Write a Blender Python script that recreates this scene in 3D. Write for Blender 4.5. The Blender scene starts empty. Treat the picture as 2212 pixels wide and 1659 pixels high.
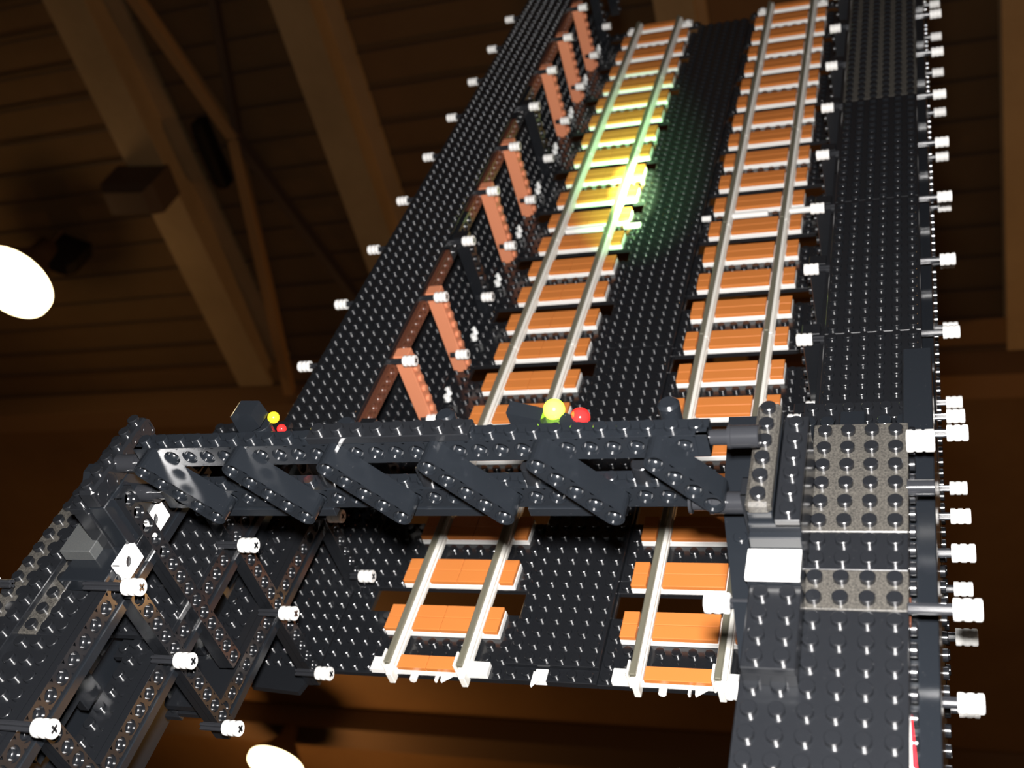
import bpy, math, random
from mathutils import Matrix, Vector
random.seed(4)
C = bpy.context.scene.collection
S = 0.008                       # one stud
Z0 = 1.8074

# ------------------------------------------------------------------ camera, light, exposure
cam_d = bpy.data.cameras.new('camera'); cam = bpy.data.objects.new('camera', cam_d); C.objects.link(cam)
bpy.context.scene.camera = cam
CAM = Vector((0.18608, -0.44315, 1.5))
RT = Vector((0.93331, 0.26122, 0.24637)); UP = Vector((0.04107, -0.75929, 0.64946)); FW = Vector((-0.35672, 0.59602, 0.71938))
m = Matrix.Identity(4)
for i in range(3):
    m[i][0] = RT[i]; m[i][1] = UP[i]; m[i][2] = -FW[i]; m[i][3] = CAM[i]
cam.matrix_world = m
cam_d.sensor_width = 36; cam_d.lens = 40.086; cam_d.clip_start = 0.02; cam_d.clip_end = 100
cam_d.dof.use_dof = True; cam_d.dof.focus_distance = 0.47; cam_d.dof.aperture_fstop = 17

sc = bpy.context.scene
sc.view_settings.view_transform = 'Standard'; sc.view_settings.look = 'None'
sc.view_settings.exposure = 0.0; sc.view_settings.gamma = 1.0; sc.view_settings.use_curve_mapping = False
w = bpy.data.worlds.new('world'); sc.world = w; w.use_nodes = True
w.node_tree.nodes['Background'].inputs[0].default_value = (1, .62, .3, 1)
w.node_tree.nodes['Background'].inputs[1].default_value = 0.01

def lamp(name, kind, loc, energy, color, **k):
    d = bpy.data.lights.new(name, kind); d.energy = energy; d.color = color
    for a, b in k.items(): setattr(d, a, b)
    o = bpy.data.objects.new(name, d); C.objects.link(o); o.location = loc
    return o
FLASH = CAM + UP * (3.9 * S) - RT * (0.5 * S)
lamp('camera_flash', 'POINT', FLASH, 37.0, (1.0, 0.97, 0.95), shadow_soft_size=0.011)

def W3(u, v, ww): return Vector((u * S, -ww * S, v * S + Z0))

# ------------------------------------------------------------------ materials
def mat(name, col, rough=.4, metal=0, emis=None, es=0, noise=None, bump=0, trans=0, coat=0, spec=.5):
    m = bpy.data.materials.new(name); m.use_nodes = True; nt = m.node_tree; b = nt.nodes['Principled BSDF']
    b.inputs['Base Color'].default_value = (*col, 1); b.inputs['Roughness'].default_value = rough
    b.inputs['Metallic'].default_value = metal
    b.inputs['Specular IOR Level'].default_value = spec
    b.inputs['Coat Weight'].default_value = coat
    b.inputs['Transmission Weight'].default_value = trans
    if emis:
        b.inputs['Emission Color'].default_value = (*emis, 1); b.inputs['Emission Strength'].default_value = es
    if noise or bump:
        tc = nt.nodes.new('ShaderNodeTexCoord')
    if noise:                    # (scale, colour2, lo, hi) patches of second colour
        n = nt.nodes.new('ShaderNodeTexNoise'); n.inputs['Scale'].default_value = noise[0]; n.inputs['Detail'].default_value = 6
        n.inputs['Roughness'].default_value = .7
        r = nt.nodes.new('ShaderNodeValToRGB'); r.color_ramp.elements[0].position = noise[2]; r.color_ramp.elements[1].position = noise[3]
        r.color_ramp.elements[0].color = (*col, 1); r.color_ramp.elements[1].color = (*noise[1], 1)
        nt.links.new(tc.outputs['Object'], n.inputs['Vector']); nt.links.new(n.outputs['Fac'], r.inputs['Fac'])
        nt.links.new(r.outputs['Color'], b.inputs['Base Color'])
    if bump:
        n2 = nt.nodes.new('ShaderNodeTexNoise'); n2.inputs['Scale'].default_value = bump[0]; n2.inputs['Detail'].default_value = 3
        bp = nt.nodes.new('ShaderNodeBump'); bp.inputs['Strength'].default_value = bump[1]; bp.inputs['Distance'].default_value = .0002
        nt.links.new(tc.outputs['Object'], n2.inputs['Vector']); nt.links.new(n2.outputs['Fac'], bp.inputs['Height'])
        nt.links.new(bp.outputs['Normal'], b.inputs['Normal'])
    return m
M = {}
M['black'] = mat('glossy black plastic', (.010, .011, .013), .21, noise=(2600, (.2, .19, .18), .66, .78), spec=1.0)
M['black_dusty'] = mat('dusty black plastic', (.018, .018, .018), .26, noise=(1300, (.125, .115, .098), .3, .85))
M['black_smooth'] = mat('smooth black plastic', (.010, .012, .015), .2, noise=(2000, (.22, .21, .2), .67, .74), spec=.7)
M['axle'] = mat('black axle plastic', (.02, .021, .024), .16)
M['white'] = mat('white plastic', (.82, .81, .78), .3)
M['rail_white'] = mat('off white rail plastic', (.78, .76, .70), .35)
M['orange'] = mat('orange plastic tile', (.58, .19, .045), .3)
M['brown'] = mat('reddish brown plastic', (.62, .23, .12), .35)
M['brown_darkened'] = mat('dark brown with painted shade', (.10, .035, .02), .3)  # posts' brown with the chord's shade in it; also colours the dull strip
M['rail'] = mat('rail metal', (.20, .19, .14), .33, metal=.35)
M['red'] = mat('red transparent plastic', (.8, .02, .02), .12, emis=(1, .02, .01), es=.35)  # the red lens is unlit; a faint glow is put into its colour
M['green_lit'] = mat('lit green lens', (.4, .9, .05), .2, emis=(.55, 1, .03), es=5)
M['yellow'] = mat('yellow lens', (.6, .5, .02), .2, emis=(.6, .5, .02), es=.25)
M['clear'] = mat('clear plastic', (.85, .86, .84), .1, coat=1)
M['red_solid'] = mat('bright red plastic', (.8, .02, .03), .3)
M['ceiling'] = mat('painted metal ceiling', (.30, .17, .07), .8, noise=(.6, (.22, .12, .05), .35, .7))
M['steel'] = mat('painted roof steel', (.62, .43, .22), .7, noise=(2.0, (.5, .34, .17), .4, .7))
M['steel_dark'] = mat('dark roof steel', (.16, .10, .06), .7)
M['brace'] = mat('brown roof brace', (.6, .34, .14), .7)
M['brace_dull'] = mat('dull brown girder paint', (.36, .2, .09), .7)
M['dark'] = mat('dark housing', (.02, .015, .012), .6)
M['lampglass'] = mat('lit lamp glass', (1, .9, .7), .3, emis=(1.0, .80, .45), es=9)
M['wall'] = mat('dark hall wall paint', (.13, .07, .035), .9)
M['grey_tile'] = mat('dusty dark grey tile', (.05, .054, .056), .5, noise=(1800, (.075, .075, .07), .4, .7))
M['floor'] = mat('concrete floor', (.3, .28, .25), .8, noise=(3, (.24, .22, .2), .4, .6))

# ------------------------------------------------------------------ mesh builder in bridge units (u across, v along, w out)
class MB:
    def __init__(s, side=1):
        s.v = []; s.f = []; s.sm = []; s.side = side
    def add(s, vs, fs, sm=None):
        b = len(s.v)
        if s.side == -1:
            s.v += [(-x, y, z) for x, y, z in vs]; s.f += [tuple(b + i for i in reversed(f)) for f in fs]
        else:
            s.v += vs; s.f += [tuple(b + i for i in f) for f in fs]
        s.sm += sm if sm else [False] * len(fs)
    def box(s, u0, u1, v0, v1, w0, w1, c=.04):
        c = min(c, (u1 - u0) * .4, (v1 - v0) * .4, (w1 - w0) * .4)
        lo = (u0, v0, w0); hi = (u1, v1, w1); vs = []; idx = {}
        for sx in (0, 1):
            for sy in (0, 1):
                for sz in (0, 1):
                    p = [(lo, hi)[q][a] for a, q in enumerate((sx, sy, sz))]
                    sg = (1 - 2 * sx, 1 - 2 * sy, 1 - 2 * sz)
                    for a in range(3):
                        q = [p[k] + (0 if k == a else sg[k] * c) for k in range(3)]
                        idx[(sx, sy, sz, a)] = len(vs); vs.append(tuple(q))
        fs = []
        def face(keys):
            ids = [idx[k] for k in keys]
            P = [Vector(vs[i]) for i in ids]
            n = (P[1] - P[0]).cross(P[2] - P[0]); cen = sum(P, Vector()) / len(P)
            if n.dot(cen - Vector(((u0 + u1) / 2, (v0 + v1) / 2, (w0 + w1) / 2))) < 0: ids.reverse()
            fs.append(tuple(ids))
        for a in range(3):
            o = [k for k in range(3) if k != a]
            for t in (0, 1):
                ks = []
                for x, y in ((0, 0), (1, 0), (1, 1), (0, 1)):
                    q = [0, 0, 0]; q[a] = t; q[o[0]] = x; q[o[1]] = y; ks.append((*q, a))
                face(ks)
            for x in (0, 1):
                for y in (0, 1):                  # edge along a, between faces o0 and o1
                    q0 = [0, 0, 0]; q1 = [0, 0, 0]; q1[a] = 1
                    for q in (q0, q1): q[o[0]] = x; q[o[1]] = y
                    face([(*q0, o[0]), (*q1, o[0]), (*q1, o[1]), (*q0, o[1])])
        for sx in (0, 1):
            for sy in (0, 1):
                for sz in (0, 1): face([(sx, sy, sz, a) for a in range(3)])
        s.add(vs, fs)
    def cyl(s, p, axis, r, h, n=14, c=.035, r2=None, cap0=False, rings=None):
        """lathe along axis from p; rings = [(t, r)...]"""
        ax = {'u': (1, 2, 0), 'v': (2, 0, 1), 'w': (0, 1, 2)}[axis[-1]]
        sg = -1 if axis[0] == '-' else 1
        R2 = r if r2 is None else r2
        if rings is None: rings = [(0, r), (h - c, R2), None, (h - c, R2), (h, R2 - c)]
        vs = []; fs = []; sm = []; prev = None
        for rg in rings:
            if rg is None: prev = None; continue
            b = len(vs)
            for k in range(n):
                a = 2 * math.pi * k / n; q = [0, 0, 0]
                q[ax[0]] = p[ax[0]] + rg[1] * math.cos(a); q[ax[1]] = p[ax[1]] + rg[1] * math.sin(a); q[ax[2]] = p[ax[2]] + sg * rg[0]
                vs.append(tuple(q))
            if prev is not None:
                for k in range(n):
                    k2 = (k + 1) % n
                    f = (prev + k, prev + k2, b + k2, b + k)
                    fs.append(f if sg > 0 else tuple(reversed(f))); sm.append(True)
            prev = b
        b = len(vs); vs += vs[prev:prev + n]
        f = tuple(range(b, b + n)); fs.append(f if sg > 0 else tuple(reversed(f))); sm.append(False)
        if cap0:
            b = len(vs); vs += vs[0:n]; f = tuple(range(b, b + n)); fs.append(tuple(reversed(f)) if sg > 0 else f); sm.append(False)
        s.add(vs, fs, sm)
    def stud(s, u, v, w, axis='w', r=.31, h=.24, n=12): s.cyl((u, v, w), axis, r, h, n)
    def studs(s, u0, u1, v0, v1, w, skip=None, n=12):
        nu = int(round(u1 - u0)); nv = int(round(v1 - v0))
        for i in range(nu):
            for j in range(nv):
                a, b = u0 + (i + .5) * (u1 - u0) / nu, v0 + (j + .5) * (v1 - v0) / nv
                if skip and skip(a, b): continue
                s.stud(a, b, w, n=n)
    def plate(s, u0, u1, v0, v1, w0, t=.4, skip=None, n=12):
        s.box(u0, u1, v0, v1, w0, w0 + t); s.studs(u0, u1, v0, v1, w0 + t, skip, n)
    def flat(s, u0, u1, v0, v1, w0, t=.4): s.box(u0, u1, v0, v1, w0, w0 + t)
    def hole_cell(s, c, e1, e2, h1, h2, r=.31, d=.7, outline=None, n=16):
        """square face cell centred c with a counterbored hole; e1 x e2 is the outward normal"""
        c = Vector(c); e1 = Vector(e1); e2 = Vector(e2); nn = e1.cross(e2)
        R = [];
        for k in range(n):
            a = 2 * math.pi * (k + .5) / n; ca, sa = math.cos(a), math.sin(a)
            if outline: t = outline(ca, sa)
            else: t = min(h1 / abs(ca) if ca else 9, h2 / abs(sa) if sa else 9)
            R.append(t)
        vs = []
        def ring(f, dep):
            b = len(vs)
            for k in range(n):
                a = 2 * math.pi * (k + .5) / n; t = f(k)
                vs.append(tuple(c + e1 * (t * math.cos(a)) + e2 * (t * math.sin(a)) - nn * dep))
            return b
        fs = []; sm = []
        def link(a, b, smooth):
            for k in range(n):
                k2 = (k + 1) % n; fs.append((a + k, a + k2, b + k2, b + k)); sm.append(smooth)
        rs = [ring(lambda k: R[k], 0), ring(lambda k: .40, 0)]; link(*rs, False)
        a = ring(lambda k: .40, 0); b = ring(lambda k: .40, .1); link(a, b, True)
        a = ring(lambda k: .40, .1); b = ring(lambda k: r, .1); link(a, b, False)
        a = ring(lambda k: r, .1); b = ring(lambda k: r, d); link(a, b, True)
        fs.append(tuple(b + k for k in range(n))); sm.append(False)
        s.add(vs, fs, sm)
    def prism(s, pts, axis, a0, a1):
        """polygon pts (2D in remaining axes order) extruded along axis; winding fixed by area"""
        o = {'u': (1, 2, 0), 'v': (2, 0, 1), 'w': (0, 1, 2)}[axis]
        area = sum(pts[i][0] * pts[(i + 1) % len(pts)][1] - pts[(i + 1) % len(pts)][0] * pts[i][1] for i in range(len(pts)))
        if area < 0: pts = pts[::-1]
        vs = []
        for t in (a0, a1):
            for p in pts:
                q = [0, 0, 0]; q[o[0]] = p[0]; q[o[1]] = p[1]; q[o[2]] = t; vs.append(tuple(q))
        n = len(pts)
        fs = [tuple(range(n, 2 * n)), tuple(reversed(range(n)))] + [(i, (i + 1) % n, n + (i + 1) % n, n + i) for i in range(n)]
        s.add(vs, fs)
    def build(s, name, mt, parent=None, label=None, base=None):
        if parent is not None: o0 = ROOT[parent.name]
        else: o0 = base if base is not None else Vector((0, 0, 0))
        me = bpy.data.meshes.new(name)
        me.from_pydata([tuple(W3(*p) - o0) for p in s.v], [], s.f)
        me.polygons.foreach_set('use_smooth', s.sm); me.materials.append(mt); me.update()
        o = bpy.data.objects.new(name, me); C.objects.link(o)
        if parent is not None: o.parent = parent
        else: o.location = o0
        ROOT[o.name] = o0
        if label: o['label'] = label
        return o
ROOT = {}
def thing(name, label, cat, base, group=None):
    o = bpy.data.objects.new(name, None); C.objects.link(o); o.empty_display_size = .01
    o.location = base; o['label'] = label; o['category'] = cat
    if group: o['group'] = group
    ROOT[o.name] = Vector(base); return o
def tag(o, label, cat, group=None, kind=None):
    o['label'] = label; o['category'] = cat
    if group: o['group'] = group
    if kind: o['kind'] = kind
    return o

# ================================================================== THE RAISED BRIDGE
VEND = 96
def gap(v):            # openings through the deck, 5..7 of every 8
    return 5 <= (v % 8) < 7
# ---- deck
deck = thing('bridge_deck', 'black studded bridge deck under the two toy tracks, with slots across it', 'bridge deck', W3(0, 0, 0))
for k in range(12):
    a = 8 * k
    for sg in (-1, 1):
        mb = MB(sg)
        mb.box(3, 15.9, a, a + 5, -.4, 0); mb.box(3, 15.9, a + 7, a + 8, -.4, 0)
        mb.box(14, 15.9, a + 5, a + 7, -.4, 0); mb.box(3, 3.15, a + 5, a + 7, -.4, 0)
        def skip(u, v):
            if gap(v) and u < 14: return True
            # sleepers cover 4..12, two deep at every fourth stud
            mm = v % 4
            return (4 < u < 12) and (mm < 1 or mm > 3)
        mb.studs(3, 16, a, a + 8, 0, skip)
        mb.build('deck_plate', M['black'], deck)
for k in range(6):
    a = 16 * k; mb = MB(); a0 = a + (1 if k == 0 else 0)
    mb.box(-3, 3, a0, a + 16 - (2 if k == 5 else 0), -.4, .35); mb.studs(-3, 3, a0, a + 16 - (2 if k == 5 else 0), .35)
    mb.build('centre_plate', M['black'], deck)
mb = MB(); mb.plate(-3, -1, 0, 1, -.4, .5); mb.plate(-.2, 3, 0, 1, -.4, .5); mb.build('end_plate', M['black'], deck)
mb = MB(); mb.box(-1.0, -.2, .05, .9, -.4, .1); mb.prism([(-1.0, .5), (-.3, .5), (-1.0, -.5)], 'w', .1, .35); mb.build('end_clip', M['white'], deck, 'small white clip at the open end')
for u0, u1, in ((-9.9, -6.2), (-4.2, -2.6), (3.1, 3.9), (5.8, 9.0), (10.3, 14)):
    mb = MB(); mb.cyl((u0, 49.9, .6), 'u', .28, u1 - u0, 10, cap0=True); mb.build('cross_pin', M['white'], deck, 'white pin lying across the deck between two sleepers')

# ---- tracks
ORD = ['lowest', 'second', 'third', 'fourth', 'fifth', 'topmost']
PLACE = ['open-ended below the portal beam', 'just above the black portal beam', 'next above the section at the portal',
         'halfway up the deck', 'near the upper end of the deck', 'ending against the ceiling view']
def make_track(uc, v0, first=False, last=False):
    side = 'left' if uc < 0 else 'right'; k = int(v0 / 16)
    t = thing('toy_track', f'{ORD[k]} section of the {side} toy railway track, {PLACE[k]}', 'toy track', W3(uc, v0, 0), f'{side} line of toy track sections')
    for du in (-2.5, 2.5):
        mb = MB(); u = uc + du
        mb.box(u - .42, u + .42, v0 + .02, v0 + 15.98, .35, .72)
        mb.box(u - .22, u + .36, v0 + .02, v0 + 15.98, .7, 1.0)
        if first:
            mb.box(u - .1, u + .3, v0 - .55, v0 + .1, -.2, .75); mb.box(u - .45, u - .3, v0 - .1, v0 + 1, 0, 1.35)
        r = mb.build('rail', M['rail_white'], t, 'off-white rail with a metal running strip')
        mb = MB(); mb.box(u - .27, u + .12, v0, v0 + 16, .98, 1.3, .06)
        for j in range(4):
            mb.box(u - .34, u - .2, v0 + 3.6 + 4 * j - 2, v0 + 3.9 + 4 * j - 2, .95, 1.1)
        mb.build('metal_strip', M['rail'], r, 'grey metal running strip')
    for j in range(5):
        c = v0 + 4 * j; a = c - 1 if j > 0 else c; b = c + 1 if j < 4 else c
        mb = MB()
        mb.box(uc - 4.03, uc + 4.03, a + .01, b - .01, 0, .45)
        if first and j == 0:
            mb.stud(uc - 3.5, v0 + .5, .45); mb.stud(uc + 3.5, v0 + .5, .45)
            mb.cyl((uc - .9, v0 + .1, .15), '-v', .25, .6, 10); mb.box(uc + .6, uc + .75, v0 - .5, v0 + .1, 0, .3); mb.prism([(uc + 1, v0), (uc + 1.7, v0), (uc + 1.05, v0 - .5)], 'w', .05, .3)
        if last and j == 4:
            mb.stud(uc - 3.5, v0 + 15.5, .45); mb.stud(uc + 3.5, v0 + 15.5, .45)
        sl = mb.build('sleeper', M['white'], t, 'white sleeper base')
        mb = MB(); rows = [a] if b - a < 1.5 else [a, a + 1]
        for r_ in rows:
            if not ((first and j == 0) or (last and j == 4)):
                mb.box(uc - 4, uc - 3.02, r_ + .015, r_ + .985, .45, .8, .03); mb.box(uc + 3.02, uc + 4, r_ + .015, r_ + .985, .45, .8, .03)
            if uc < 0:
                mb.box(uc - 1.99, uc - .01, r_ + .015, r_ + .985, .45, .8, .03); mb.box(uc + .01, uc + 1.99, r_ + .015, r_ + .985, .45, .8, .03)
            else: mb.box(uc - 1.99, uc + 1.99, r_ + .015, r_ + .985, .45, .8, .03)
        mb.build('tile', M['orange'], sl, 'orange tiles on the sleeper')
    return t
for uc in (-8, 8):
    for k in range(6): make_track(uc, 16 * k, k == 0, k == 5)

# ---- axles and ridged white bushes
def bush(mb, u0, v, w, n=20, L=1.02, R=.43, sgn=1):
    rings = [(0, R - .05), (.03, R), (.24, R), (.29, R - .04), (.36, R - .04), (.41, R), (.61, R), (.66, R - .04), (.73, R - .04), (.78, R), (L - .05, R), (L, R - .06)]
    mb.cyl((u0, v, w), 'u', R, L, n, rings=rings, cap0=True)
def axle(side, par, v, w, ui, uo, inner=True, outer=True, inner_end=16.4):
    mb = MB(side)
    for a, b in ((.08, .24), (.24, .08)):
      for q0, q1 in ((ui - .52, inner_end), ((21.5 if w > 19 else 21.0), uo + .52)): mb.box(q0, q1, v - a, v + a, w - b, w + b, .03)
    ax = mb.build('axle', M['axle'], par)
    if inner:
        mb = MB(side); bush(mb, ui - .5, v, w); mb.build('bush', M['white'], ax, 'ridged white bush on the axle end')
    if outer:
        mb = MB(side); bush(mb, uo - .5, v, w); mb.build('bush', M['white'], ax, 'ridged white bush on the axle end')
def vk(k): return 22 + 8 * k if k >= 0 else 22 + 7.9 * k

def shell(mb, P0, P1, ax, dirn, depth=.45, t=.05):
    """box P0..P1 without its face on axis ax (side dirn): solid back plus four rim strips"""
    lo = list(P0); hi = list(P1)
    bl, bh = lo[:], hi[:]
    if dirn < 0: bl[ax] = lo[ax] + depth
    else: bh[ax] = hi[ax] - depth
    mb.box(bl[0], bh[0], bl[1], bh[1], bl[2], bh[2], .005)
    for a in range(3):
        if a == ax: continue
        for e in (0, 1):
            l2, h2 = lo[:], hi[:]
            if dirn < 0: h2[ax] = lo[ax] + depth + .02; l2[ax] = lo[ax] + .004
            else: l2[ax] = hi[ax] - depth - .02; h2[ax] = hi[ax] - .004
            if e == 0: h2[a] = lo[a] + t
            else: l2[a] = hi[a] - t
            mb.box(l2[0], h2[0], l2[1], h2[1], l2[2], h2[2], .004)
def tech_beam(mb, u, v0, v1, w0, w1, uin, holes=True):
    """beam along v whose inner face (towards the track) is uin; box spans uin..uin+1; holes on that face"""
    shell(mb, (uin, v0, w0), (uin + 1, v1, w1), 0, -1)
    if holes:
        n = int(round(v1 - v0)); hw = (v1 - v0) / n / 2
        for j in range(n):
            c = v0 + (j + .5) * (v1 - v0) / n
            mb.hole_cell((uin, c, (w0 + w1) / 2), (0, -1, 0), (0, 0, 1), hw, (w1 - w0) / 2, d=.4)
def post(mb, uin, v0, v1, w0, w1):
    shell(mb, (uin, v0, w0), (uin + .95, v1, w1), 0, -1)
    n = int(round(w1 - w0))
    for j in range(n):
        c = w0 + (j + .5) * (w1 - w0) / n
        mb.hole_cell((uin, (v0 + v1) / 2, c), (0, -1, 0), (0, 0, 1), (v1 - v0) / 2, (w1 - w0) / n / 2, d=.4)

def girder(side):
    nm = 'left' if side < 0 else 'right'
    g = thing('plate_girder', f'{nm} black plate girder beside the upper deck, its top six studs wide', 'girder', W3(side * 19, 14, 0))
    ui, uo = (14.1, 23.1) if side < 0 else (14.6, 23.6)
    # top plates
    segs = [(14.5, 22), (22, 38), (38, 54), (54, 70), (70, 86), (86, 112)]
    for a, b in segs:
        dusty = side > 0 and a in (54, 70)
        mb = MB(side); mb.flat(15.9, 21.85, a, b, 7.95); sd = MB(side); (sd if dusty else mb).studs(15.9, 21.85, a, b, 8.35, n=10)
        tp = mb.build('top_plate', M['black_dusty'] if dusty else M['black'], g, 'dusty black top plate' if dusty else None)
        if dusty: sd.build('stud', M['black'], tp)
    # bottom plate (floor of the girder) and side beams
    mb = MB(side); mb.plate(16, 21.6, 0, 104, -.4, .4, n=10); mb.build('bottom_plate', M['black'], g)
    mb = MB(side); mb.box(20.8, 22.55, 1, 112, 0, 6.6, .05); mb.box(21.0, 21.8, 1, 112, 6.6, 7.95); mb.build('outer_wall', M['black_smooth'], g, 'smooth black outer wall')
    mb = MB(side)
    for j in range(0, 112, 1): mb.stud(22.55, j + .5 + 1, 1.0, 'u', n=8)
    mb.build('edge_studs', M['black'], g)
    # inner chord, brown and black lengths
    for a, b, c in ((8, 23, 'brown'), (23, 37, 'brown'), (37, 43, 'black'), (43, 60, 'brown'), (60, 67, 'black'), (67, 92, 'brown'), (92, 110, 'black')):
        mb = MB(side); tech_beam(mb, 0, a, b, 6.75, 7.95, 15.6)
        br = c == 'brown' and side < 0
        mb.build('chord_beam', M['brown_darkened'] if br else M['black'], g, 'brown chord beam with round holes, shade put into its colour' if br else None)
    for k in range(-1, 12):
        v = vk(k)
        if v > 108: break
        blackp = k in (2, 5, 9, 10) or side > 0 or k < 0
        if not (side > 0 and k > 9):
            mb = MB(side); mb.box(14.4, 15.6, v + .3, v + 1.4, 0, 8.2, .05)
            for j in range(8): mb.stud(14.4, v + .85, j + .6, '-u', n=10)
            mb.build('post', M['black'] if blackp else M['brown'], g, None if blackp else 'reddish brown upright post')
        axle(side, g, v, 8.0, ui, uo, inner_end=16.1)
        if v < 100: axle(side, g, v, 2.1, ui, uo, inner_end=15.2)
        if side < 0 and k >= 0 and v < 90:
            mb = MB(side); vv = v + 5.0
            mb.cyl((14.9, vv - .5, .2), 'w', .3, .5, 12); mb.cyl((14.75, vv - .2, .6), 'w', .24, .7, 12, r2=.12); mb.cyl((15.2, vv + .5, .2), 'w', .22, .4, 10)
            mb.build('marker_lens', M['clear'], g, 'small clear shiny lens on the deck edge')
        # low angle bracket along inner deck edge
        mb = MB(side); mb.box(15.0, 15.9, v + 2.2, v + 5.6, 0, .55, .05); mb.build('edge_bracket', M['black'], g)
    return g
girder(-1); girder(1)

def tower(side):
    nm = 'left' if side < 0 else 'right'
    t = thing('truss_tower', f'{nm} tall black truss standing beside the lower deck, in front of the portal beam', 'truss', W3(side * 18.6, -26, 0))
    ui, uo = (13.95, 23.1) if side < 0 else (14.4, 23.6)
    # top plates, 20 studs out from the deck
    if side < 0: parts = [(16.9, 22.9, -36, -20, 0), (16.9, 22.9, -20, -12, 0), (16.9, 18.9, -12, -9.2, 0), (18.9, 22.9, -12, -3, 1), (16.9, 22.9, -3, 2.4, 0)]
    else: parts = [(15.55, 21.55, -36, -20, 0), (15.55, 21.55, -20, -9.6, 0), (17.55, 21.55, -9.6, -7.6, 1), (17.55, 21.55, -7.6, -5.6, 0), (17.55, 21.55, -5.6, .9, 1), (15.55, 17.55, -9.6, -.2, 0)]
    for a, b, c, d, du in parts:
        w0 = 19.2 if side > 0 else 18.55
        mb = MB(side); mb.flat(a, b, c, d, w0, .4 + .03 * du); sd = MB(side); (sd if du else mb).studs(a, b, c, d, w0 + .4 + .03 * du, n=16)
        tp = mb.build('top_plate', M['black_dusty'] if du else M['black'], t, 'dusty top plate' if du else None)
        if du: sd.build('stud', M['black'], tp)
    # stacked platform at the portal: raised plate, tile, end wall
    mb = MB(side)
    if side > 0:
        mb.plate(15.75, 17.75, -13.25, -9.35, 20.3, .4, n=16); mb.box(15.75, 17.75, -13.2, -9.4, 19.6, 20.25, .02)
        mb.build('raised_plate', M['black'], t, 'glossy two by four plate')
        mb = MB(side); mb.box(15.62, 17.7, -9.38, -7.92, 20.9, 21.15, .02); mb.build('smooth_tile', M['white'], t, 'plain white square tile')
        mb = MB(side); mb.box(15.68, 17.72, -9.36, -7.9, 19.6, 20.9, .02); mb.box(15.7, 17.75, -7.9, -7.5, 20.5, 21.75); mb.box(15.7, 17.75, -7.6, -7.4, 20.5, 22.2); mb.build('tile_block', M['black_smooth'], t)
    else:
        mb.box(17.4, 19.35, -7.85, -5.85, 19.6, 20.35, .04); mb.build('smooth_tile', M['grey_tile'], t, 'plain dark grey square tile')
        mb = MB(side); mb.box(16.0, 18.9, -9.2, -3, 18.9, 19.7); mb.build('smooth_block', M['black_smooth'], t)
    vt0, vt1 = (-7.5, -1.5) if side > 0 else (-7.1, -1.5); dz = -.55 if side > 0 else 0
    # portal shaft
    n = int(round(vt1 - vt0))
    mb = MB(side); mb.box(15.7, 16.7, vt0, vt1, 22.6, 23.75 + dz, .15)
    sd = MB(side)
    for j in range(n): (sd if side > 0 else mb).stud(16.2, vt0 + (j + .5) * (vt1 - vt0) / n, 23.75 + dz, n=18, h=.26)
    if side < 0:
        for j in range(n): mb.hole_cell((15.68, vt0 + (j + .5) * (vt1 - vt0) / n, 23.17), (0, -1, 0), (0, 0, 1), .46, .5, d=.01)
    tp = mb.build('shaft_top', M['black_dusty'] if side > 0 else M['black'], t)
    if side > 0: sd.build('stud', M['black'], tp)
    mb = MB(side); mb.box(15.7, 16.7, vt0 + .1, vt1 - .1, 19.6, 22.6, .05); mb.build('shaft_wall', M['black_smooth'], t)
    mb = MB(side); mb.plate(16.75, 17.75, vt0 - .1, vt1 - .1, 22.3 + dz / 2, .4, n=16); mb.box(16.75, 17.75, vt0, vt1 - .2, 19.6, 22.3, .05); mb.build('shaft_side', M['black'], t)
    if side < 0:
        mb = MB(side); mb.prism([(-5.75, 19.4), (-5.75, 20.4), (-3.8, 22.0), (-3.2, 22.0), (-3.2, 19.4)], 'u', 17.3, 19.4); mb.box(16.9, 19.5, -5.9, -5.5, 19.2, 19.9, .03)
        mb.build('slope', M['black_smooth'], t, 'smooth sloping brick')
    # wedge plates beside the shaft
    if side > 0:
        mb = MB(side); mb.prism([(15.75, 1.2), (13.7, 1.2), (14.05, -4.4), (15.65, -12.9), (15.75, -12.9)], 'w', 19.55, 20.0); mb.cyl((15.0, -6.3, 20.0), 'w', .3, .1, 14); mb.build('wedge_plate', M['black_smooth'], t)
    # end platform step down to the girder
    mb = MB(side); mb.plate(16, 21.6, -8, 9, 13.4, .4); mb.build('step_plate', M['black'], t)
    mb = MB(side)
    if side > 0: mb.box(16.2, 21.3, .9, 1.7, 14.0, 17.2)
    for q in (16.5, 17.4, 20.2, 21.1): mb.cyl((q, 6.4, 13.8), 'w', .36, 1.1, 14)
    mb.box(18.0, 19.3, 5.6, 7.0, 13.8, 15.0, .08)
    mb.box(18.0, 19.4, 2.6, 4.2, 13.8, 14.6, .05); mb.build('step_block', M['black_smooth'], t)
    for a, b in ((16.6, 5.2), (17.6, 5.4), (20.2, 4.9), (21.0, 5.6), (16.6, 7.2), (18.4, 7.4), (20.9, 7.6)):
        pass
    # outer wall
    mb = MB(side); mb.box(21.2, 22.55, -36, 9 if side > 0 else 0, 4.5, 17.3, .05); mb.box(21.25, 21.5, -36, .9, 17.3, 18.5 if side < 0 else 19.2)
    mb.build('outer_wall', M['black_smooth'], t, 'smooth black outer wall')
    mb = MB(side)
    for j in range(38): mb.stud(22.55, j * 1.0 - 35, 9.6, 'u', n=8); mb.stud(21.55, j * 1.0 - 35.3, 18.2, 'u', n=8)
    mb.build('edge_studs', M['black'], t)
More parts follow.
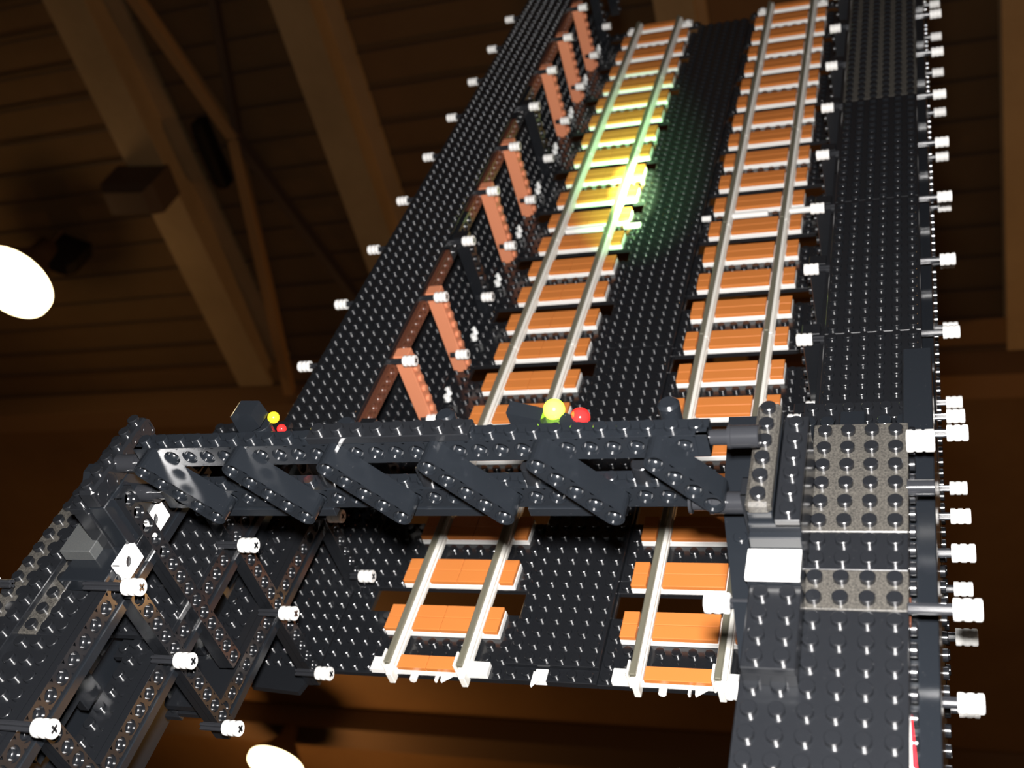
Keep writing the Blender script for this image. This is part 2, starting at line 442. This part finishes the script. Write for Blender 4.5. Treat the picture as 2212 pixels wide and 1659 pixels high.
    if side > 0:
        mb = MB(side); mb.prism([(21.62, -13.8), (22.1, -20), (21.75, -20)], 'w', 18.7, 19.25); mb.build('red_wedge', M['red_solid'], t, 'narrow bright red wedge')
        mb = MB(side); mb.prism([(21.56, -13.8), (21.74, -20), (21.56, -20)], 'w', 18.7, 19.25); mb.build('white_edge', M['white'], t)
        mb = MB(side); mb.box(21.52, 21.6, -9.6, -8.3, 18.6, 18.9); mb.build('red_strip', M['brown_darkened'], t, 'thin dull red strip')
    # chords with holes, with studded shelf behind
    for (w0, va, vb) in ((18.2, -30, 0.5), (12.5, -30, 8.5), (6.5, -8.3, 8.7)):
        vb_ = vb; va_ = va
        if w0 == 12.5: va_ = -15.6
        if w0 == 18.2: va_ = -34
        mb = MB(side); tech_beam(mb, 0, va_, vb_, w0, w0 + 1.15, 15.85)
        mb.build('chord_beam', M['black'], t)
        if w0 < 18:
            mb = MB(side); mb.plate(16.9, 18.9, va_, vb_, w0 + .1, .4, n=14); mb.plate(18.9, 20.0, max(va_, -8.6), vb_, w0 - .3, .4, n=14); mb.build('shelf_plate', M['black'], t)
        mb = MB(side); mb.box(15.7, 16.9, va_, vb_, w0 - .55, w0, .05); mb.build('chord_flange', M['black_smooth'], t)
        mb = MB(side); mb.plate(20.0, 21.2, va_, vb_, w0 + .7, .4, n=8); mb.build('outer_shelf', M['black'], t)
    # bottom shelves stepping down to the deck edge
    mb = MB(side); mb.prism([(15.9, -15.6), (18.9, -15.6), (18.9, -17.2)], 'w', 13.3, 13.7); mb.prism([(15.9, -8.3), (19.4, -8.3), (20.4, -5.5), (15.9, -4.6)], 'w', 7.3, 7.7); mb.build('end_wedge', M['black'], t)
    mb = MB(side); mb.prism([(16, 0), (20.6, 0), (20.2, -1.7), (16.6, -1.9)], 'w', -.2, .2); mb.build('foot_wedge', M['black'], t)
    # posts (beams standing out from the deck)
    for (c, w0, w1) in ((-8.6, 6.0, 18.2), (-.7, 0, 18.2), (7.2, 0, 14), (-16.5, 12, 18.2), (-24.4, 12, 18.2)):
        mb = MB(side); post(mb, 15.35, c - .5, c + .5, w0, w1); mb.build('post', M['black'], t)
    mb = MB(side); post(mb, 15.3, -6.2, -5.2, 8.6, 22.4); mb.build('portal_leg', M['black'], t)
    if side < 0:
        mb = MB(side)
        for c in (-8.05, -7.05, -5.9 + 1.2, -3.9): mb.hole_cell((15.5, c, 19.3), (0, -1, 0), (0, 0, 1), .5, .6, d=.05)
        mb.v = []; mb.f = []; mb.sm = []
        for c in (-7.65, -4.75):
            shell(mb, (15.45, c - .78, 18.85), (15.95, c + .78, 19.95), 0, -1, depth=.4); mb.hole_cell((15.45, c, 19.4), (0, -1, 0), (0, 0, 1), .78, .55, d=.38)
        wb = mb.build('white_beam', M['white'], t, 'white beam with round holes')
        mb = MB(side)
        for c in (-7.65, -4.75): mb.cyl((15.8, c, 19.4), '-u', .31, .1, 16)
        mb.build('pin', M['axle'], wb, 'black disc standing in for the shade in the hole')  # black discs put in as the shade inside the white beam's holes
    # braces on the shelves
    for v in (-14.5, -6.5, 1.5):
        for wz in (8.0, 14.0):
            if wz == 8.0 and v < -10: continue
            mb = MB(side); mb.prism([(18.9, v - 1.6), (18.9, v + 2.2), (20.6, v + 2.2)], 'w', wz + .05, wz + .45); mb.box(19.0, 19.6, v + 2.2, v + 3.6, wz - 1, wz + 1.6); mb.stud(19.3, v + 1.3, wz + .45)
            mb.build('wedge_brace', M['black'], t)
    # axles
    for v, ws in ((vk(-2), (8.0, 14.0)), (vk(-3), (2.1, 8.0, 14.0)), (vk(-4), (8.0, 14.0, 19.9)), (vk(-5), (14.0, 19.9)), (vk(-6), (19.9,))):
        for wz in ws:
            if wz == 14.0 and v < -15: continue
            axle(side, t, v, wz - (.1 if wz > 19 else 0), ui, uo, inner_end=16.9 if wz > 19 else 16.0)
    axle(side, t, vk(-2), 2.1, ui, uo, inner_end=15.2)
    # fat axle joint at the head of the outer wall
    mb = MB(side); mb.cyl((21.5 if side > 0 else 20.3, -2.9, 19.4), 'u', .36, 1.1, 16); mb.build('thick_axle', M['axle'], t)
    if side > 0:
        mb = MB(side); bush(mb, 21.5, -.6, 19.9, L=1.15, R=.5); mb.build('bush', M['white'], t, 'large ridged white bush at the head of the truss')
    return t
tower(-1); tower(1)

# ---- portal
P = thing('portal_beam', 'black double beam crossing over both tracks with six slanting braces', 'portal', W3(0, -4.6, 20))
def hbeam(name, u0, u1, w0, n, studs=True):
    mb = MB(); shell(mb, (u0, -5.1, w0), (u1, -4.1, w0 + 1.2), 1, -1)
    for j in range(n):
        c = u0 + (j + .5) * (u1 - u0) / n
        if studs: mb.stud(c, -4.6, w0 + 1.2, n=18)
    p = (u1 - u0) / n
    for j in range(n - 1):
        mb.hole_cell((u0 + (j + 1) * p, -5.1, w0 + .6), (1, 0, 0), (0, 0, 1), p / 2, .6, d=.42, n=20)
    for a, b in ((u0, u0 + p / 2), (u1 - p / 2, u1)): mb.box(a, b, -5.1, -4.9, w0, w0 + 1.2, .01)
    return mb.build(name, M['black_smooth'], P)
hbeam('upper_beam', -13.9, 2.2, 23.5, 16, False); hbeam('upper_beam', 2.22, 14.2, 23.5, 12)
mb = MB()
for j in range(7): mb.stud(-13.4 + j, -4.6, 24.7, n=18)
for j in range(3): mb.stud(-6.4 + j, -4.6, 24.7, n=18)
mb.build('stud_row', M['black_smooth'], P)
mb = MB(); mb.plate(-4.1, 3.9, -5.1, -4.1, 24.7, .4, n=18); mb.build('cap_plate', M['black'], P)
hbeam('lower_beam', -13.9, -1.9, 20.6, 12); hbeam('lower_beam', -1.88, 14.0, 20.6, 16)
for a, b in ((-12.5, -4.4), (-1.9, 3.9), (5.5, 10)):
    mb = MB(); mb.box(a, b, -5.2, -4.1, 20.1, 20.6, .03); mb.build('under_plate', M['black_smooth'], P)
for k in range(6):
    u0 = -12.8 + 5.0 * k; w0 = 24.3; L = 4.05; dx, dw = .655, -.756
    e1 = Vector((dx, 0, dw)); e2 = Vector((-dw, 0, dx))
    mb = MB(); r = .47; h = r
    nh = 4 if k == 5 else 5
    if k == 5: L = L * 3 / 4
    for j in range(nh):
        c = Vector((u0, -6.35, w0)) + e1 * (j * L / (nh - 1)); hw = L / (nh - 1) / 2
        def outl(ca, sa, j=j):
            a = hw / abs(ca) if ca else 9; b = h / abs(sa) if sa else 9
            if j == 0 and ca < 0: return r
            if j == nh - 1 and ca > 0: return r
            return min(a, b)
        mb.hole_cell(c, e1, e2, hw, h, d=.5, outline=outl, n=24)
    # outline walls and back
    pts = []
    n = 10
    for q in range(n + 1):
        a = math.pi / 2 + math.pi * q / n; pts.append(Vector((u0, 0, w0)) + e1 * (r * math.cos(a)) + e2 * (r * math.sin(a)))
    for q in range(n + 1):
        a = -math.pi / 2 + math.pi * q / n; pts.append(Vector((u0, 0, w0)) + e1 * (L + r * math.cos(a)) + e2 * (r * math.sin(a)))
    vs = [(p.x, -6.35, p.z) for p in pts] + [(p.x, -5.1, p.z) for p in pts]; N = len(pts)
    fs = [tuple(reversed((i, (i + 1) % N, N + (i + 1) % N, N + i))) for i in range(N)] + [tuple(reversed(range(N, 2 * N)))]
    mb.add(vs, fs)
    br = mb.build('slanting_brace', M['black_smooth'], P)
for (u, w0, sgn) in ((14.2, 24.1, 1), (13.2, 21.45, 1), (-13.9, 23.3, -1), (-13.9, 21.2, -1)):
    mb = MB(sgn); u = abs(u)
    vv = -5.7 if w0 == 21.45 else -4.6
    mb.cyl((u, vv, w0), 'u', .33, .9, 18, cap0=True); mb.cyl((u + .72, vv, w0), 'u', .5, .16, 18, cap0=True); mb.cyl((u + .86, vv, w0), 'u', .47, 1.1 + .9 * (vv < -5), 18)
    if w0 < 22: mb.cyl((u - .15, vv, w0), 'u', .47, .12, 18, cap0=True)
    mb.build('axle_connector', M['axle'], P)
for u, wt in ((12.4, 25.0), (-12.3, 23.6), (2.2, 24.8), (-3.0, 24.5)):
    mb = MB(); mb.cyl((u, -3.35, wt - 1.5), 'w', .47, 1.5, 20, c=.12, cap0=True); mb.build('round_cap', M['black_smooth'], P)
for u in (-4.2, .9, 6.0, 11.0):
    mb = MB(); mb.cyl((u, -4.55, 21.8), 'w', .45, .9, 18, cap0=True); mb.build('round_joint', M['black'], P)

# ---- signals
def signal(nm, u, v, w, flip, lit, lab):
    t = thing('signal_light', lab, 'signal light', W3(u, v, w - 1))
    mb = MB(); mb.cyl((u, v, w - 1.0), 'w', .5, 1.0, 20, cap0=True); mb.build('stem', M['black_smooth'], t)
    mb = MB()
    if lit:
        mb.prism([(w - .15, u - 1.7), (w + .85, u - 1.75), (w + .35, u - .3), (w - .6, u - .3)], 'v', v - .5, v + .3)
        mb.prism([(w - .55, u + .45), (w + .1, u + .45), (w - .45, u + 1.6), (w - .95, u + 1.5)], 'v', v - .5, v + .3)
    else:
        mb.prism([(w - .3, u - .95), (w + 1.0, u - 1.0), (w + 1.15, u - .8), (w + 1.1, u + .2), (w + .3, u + .35)], 'v', v - .5, v + .5)
    mb.build('housing', M['black_smooth'], t)
    for (du, dv, dw, r, mt, nn) in (((.1, .35, .2, .48, M['green_lit'], 'green_lens'), (1.15, .4, -.35, .45, M['red'], 'red_lens')) if lit else ((.5, .5, .0, .3, M['yellow'], 'yellow_lens'), (.62, .5, -.75, .24, M['red'], 'red_lens'))):
        mb = MB(); rg = [(r * math.sin(a) , r * math.cos(a)) for a in [i * math.pi / 2 / 6 for i in range(6)]]
        mb.cyl((u + du, v + dv, w + dw), 'v', r, r, 18, rings=[(0, r)] + rg[1:] , cap0=True)
        rg2 = [(r * math.sin(a), r * math.cos(a)) for a in [i * math.pi / 2 / 6 for i in range(6)]]
        mb.cyl((u + du, v + dv, w + dw), '-v', r, r, 18, rings=[(0, r)] + rg2[1:])
        mb.build(nn, mt, t)
    return t
signal('a', 7.1, -3.3, 24.25, 1, True, 'signal light on the middle of the portal beam, green lens lit beside a red one')
signal('b', -7.7, -3.2, 24.35, -1, False, 'angular signal light on the left part of the portal beam, seen from its dark back')
sp = lamp('signal_beam', 'SPOT', W3(7.2, -2.3, 25.4), 60.0, (.35, 1.0, .35), shadow_soft_size=.001, spot_size=math.radians(13.5), spot_blend=1)
tgt = W3(-4.6, 60, 0); d = tgt - Vector(sp.location); sp.rotation_euler = d.to_track_quat('-Z', 'Y').to_euler()
sp = lamp('signal_beam_core', 'SPOT', W3(7.2, -2.3, 25.4), 520.0, (.6, 1.0, .4), shadow_soft_size=.001, spot_size=math.radians(5), spot_blend=1)
tgt = W3(-4.3, 56, .5); d = tgt - Vector(sp.location); sp.rotation_euler = d.to_track_quat('-Z', 'Y').to_euler()

# ================================================================== THE HALL
def hb(name, x0, x1, y0, y1, z0, z1, mt):
    me = bpy.data.meshes.new(name)
    cx, cy, cz = (x0 + x1) / 2, (y0 + y1) / 2, z0
    v = [(a - cx, b - cy, c - cz) for c in (z0, z1) for b in (y0, y1) for a in (x0, x1)]
    f = [(0, 2, 3, 1), (4, 5, 7, 6), (0, 1, 5, 4), (2, 6, 7, 3), (0, 4, 6, 2), (1, 3, 7, 5)]
    me.from_pydata(v, [], f); me.materials.append(mt); me.update()
    o = bpy.data.objects.new(name, me); C.objects.link(o); o.location = (cx, cy, cz); return o
CZ = 6.5
for nm, a in (('ceiling', (-16, 8, -8, 22, CZ + .02, CZ + .22)), ('floor', (-16, 8, -8, 22, -.2, 0))):
    o = hb(nm, *a, M[nm]); o['kind'] = 'structure'
for nm, a in (('wall_left', (-16.2, -16, -8, 22, 0, CZ)), ('wall_right', (8, 8.2, -8, 22, 0, CZ)), ('wall_back', (-16.2, 8.2, 22, 22.2, 0, CZ)), ('wall_front', (-16.2, 8.2, -8.2, -8, 0, CZ))):
    o = hb(nm, *a, M['wall']); o['kind'] = 'structure'
def bar(name, p, q, wd, dp, zt, mt, label, cat, group=None, flange=False, z2=None):
    """bar hung under the ceiling between plan points p and q"""
    p = Vector((*p, zt)); q = Vector((*q, zt if z2 is None else z2)); d = (q - p); L = d.length; d.normalize(); sd = d.cross(Vector((0, 0, 1))).normalized(); up = Vector((0, 0, 1))
    if flange: prof = [(-wd / 2, -dp), (wd / 2, -dp), (wd / 2, -dp + .03), (.02, -dp + .03), (.02, -.03), (wd / 2, -.03), (wd / 2, 0), (-wd / 2, 0), (-wd / 2, -.03), (-.02, -.03), (-.02, -dp + .03), (-wd / 2, -dp + .03)]
    else: prof = [(-wd / 2, -dp), (wd / 2, -dp), (wd / 2, 0), (-wd / 2, 0)]
    n = len(prof); vs = [sd * a + up * b for a, b in prof] + [d * L + sd * a + up * b for a, b in prof]
    fs = [(i, (i + 1) % n, n + (i + 1) % n, n + i) for i in range(n)] + [tuple(reversed(range(n))), tuple(range(n, 2 * n))]
    me = bpy.data.meshes.new(name); me.from_pydata([tuple(v) for v in vs], [], fs); me.materials.append(mt); me.update()
    o = bpy.data.objects.new(name, me); C.objects.link(o); o.location = p
    return tag(o, label, cat, group)
def ext(p, q, a, b):     # extend a plan segment
    p = Vector(p); q = Vector(q); d = (q - p).normalized(); return tuple(p - d * a), tuple(q + d * b)
def fl(x, y, H=4.7): return (CAM.x + (x - CAM.x) * H / 5, CAM.y + (y - CAM.y) * H / 5)
p, q = ext(fl(-4.04, .98), fl(-4.09, 3.62), 5, 0)
bar('roof_beam', p, q, .23, .3, CZ, M['steel'], 'wide pale roof beam running down the left of the ceiling behind the dark box', 'roof beam', flange=True)
p, q = ext(fl(-2.77, 1.18), fl(-2.86, 3.62), 5, 0)
bar('roof_beam', p, q, .2, .3, CZ, M['steel'], 'roof beam passing behind the left girder, right of the forked brace', 'roof beam', flange=True)
p, q = ext(fl(-.9, 1.5), fl(-.95, 3.62), 5, 0)
bar('roof_beam', p, q, .17, .3, CZ, M['steel'], 'roof beam showing above the top end of the left track', 'roof beam', flange=True)
p, q = ext(fl(.6, 1.5), fl(.62, 3.62), 5, 0)
bar('roof_beam', p, q, .26, .3, CZ, M['steel'], 'roof beam at the right edge of the view', 'roof beam', flange=True)
bar('cross_girder', (-15.9, 3.72), (7.9, 3.68), .16, .2, CZ, M['brace_dull'], 'long girder across the ceiling behind the portal beam', 'roof girder')
bar('cross_girder', (-15.9, 7.5), (7.9, 7.45), .3, .2, CZ, M['steel_dark'], 'dark girder showing under the open lower end of the deck', 'roof girder')
bar('cross_girder', (-15.9, 9.2), (7.9, 9.0), .3, .3, CZ, M['steel_dark'], 'far dark girder at the bottom edge of the view', 'roof girder')
bar('roof_brace', (-3.60, .8), (-3.35, 1.82), .06, .06, CZ - .05, M['brace'], 'upper arm of the forked brace under the ceiling', 'brace')
bar('roof_brace', (-3.35, 1.82), (-3.80, 3.66), .06, .06, CZ - .05, M['brace'], 'long left leg of the forked brace under the ceiling', 'brace')
bar('roof_brace', (-3.35, 1.82), (-3.0, 3.1), .05, .06, CZ - .04, M['steel_dark'], 'right leg of the forked brace running behind the left girder', 'brace')
bar('roof_brace', (-3.05, .8), (-3.33, 1.80), .04, .05, CZ - .04, M['steel_dark'], 'thin dark rod meeting the forked brace from the top', 'brace')
for i in range(26):
    y = .55 + .19 * i + .004 * ((i * 7) % 5)
    if y > 3.6: break
    o = bar('roof_batten', (-9, y + .02), (4, y - .02), .012, .012, CZ, M['steel_dark'], 'thin dark joint line of the boarded ceiling', 'ceiling joint', 'ceiling joint lines')
# box hung in front of the beam, and off lamp
def hung(name, mt, lab, cat, cx, cy, z, sx, sy, sz, rot):
    me = bpy.data.meshes.new(name); a, b = sx / 2, sy / 2; t = .75
    v = [(-a * t, -b * t, 0), (a * t, -b * t, 0), (a * t, b * t, 0), (-a * t, b * t, 0), (-a, -b, sz * .25), (a, -b, sz * .25), (a, b, sz * .25), (-a, b, sz * .25), (-a, -b, sz), (a, -b, sz), (a, b, sz), (-a, b, sz)]
    f = [(3, 2, 1, 0), (0, 1, 5, 4), (1, 2, 6, 5), (2, 3, 7, 6), (3, 0, 4, 7), (4, 5, 9, 8), (5, 6, 10, 9), (6, 7, 11, 10), (7, 4, 8, 11), (8, 9, 10, 11)]
    me.from_pydata(v, [], f); me.materials.append(mt); me.update()
    o = bpy.data.objects.new(name, me); C.objects.link(o); o.location = (cx, cy, z); o.rotation_euler = (0, 0, rot); return tag(o, lab, cat)
hung('hanging_box', M['steel_dark'], 'dark brown box fixed under the wide left roof beam', 'box', *fl(-4.28, 2.16, 4.5), CZ - .54, .32, .18, .25, .1)
hung('dark_fitting', M['dark'], 'slim dark fitting under the ceiling between the left beam and the forked brace', 'fitting', *fl(-3.63, 1.96, 4.9), CZ - .12, .06, .4, .12, .05)
BR = hung('bracket', M['dark'], '', '', *fl(-5.0, 2.5, 4.85), CZ - .25, .22, .1, .25, .5)
# high bay lamps
def hbay(px, py, label, H=4.35, r=.235, pw=9, top=6.5):
    o = thing('round_lamp', label, 'ceiling lamp', (px, py, 1.5 + H))
    def lat(rings, name, mt, n=32):
        vs = []; fs = []
        for z, rr in rings:
            for k in range(n): a = 2 * math.pi * k / n; vs.append((rr * math.cos(a), rr * math.sin(a), z))
        for j in range(len(rings) - 1):
            for k in range(n): fs.append((j * n + k, j * n + (k + 1) % n, (j + 1) * n + (k + 1) % n, (j + 1) * n + k))
        me = bpy.data.meshes.new(name); me.from_pydata(vs, [], fs); me.polygons.foreach_set('use_smooth', [True] * len(fs)); me.materials.append(mt); me.update()
        q = bpy.data.objects.new(name, me); C.objects.link(q); q.parent = o
    lat([(.0, .001), (.0, r * .6), (.02, r), (.06, r), (.06, .001)], 'glass', M['lampglass'])
    lat([(.06, r), (.07, r * 1.02), (.16, r * .7), (.3, .07), (.42, .06), (.42, .001)], 'reflector', M['steel_dark'])
    lat([(.42, .012), (top - 1.5 - H, .012)], 'stem', M['steel_dark'], 8)
    lamp('lamp_light', 'POINT', (px, py, 1.5 + H - .25), pw, (1, .5, .16), shadow_soft_size=.2)
    return o
cx, cy = CAM.x, CAM.y
def at5(X, Y, H): return (cx + (X - cx) * H / 5, cy + (Y - cy) * H / 5)
L1 = hbay(*at5(-5.56, 2.68, 4.35), 'glowing round ceiling lamp cut by the left edge of the view', pw=3)
hbay(*at5(-6.12, 8.45, 4.35), 'glowing round ceiling lamp at the bottom edge of the view, left of the deck', r=.24, pw=50, top=6.29)
hbay(3.5, 3.0, 'added unseen round lamp low to the right, brightening the ceiling', H=3.0, pw=75)  # unseen lamp added to light the ceiling from behind the deck
for kk in ('label', 'category'): del BR[kk]
BR.parent = L1; BR.location = BR.location - L1.location
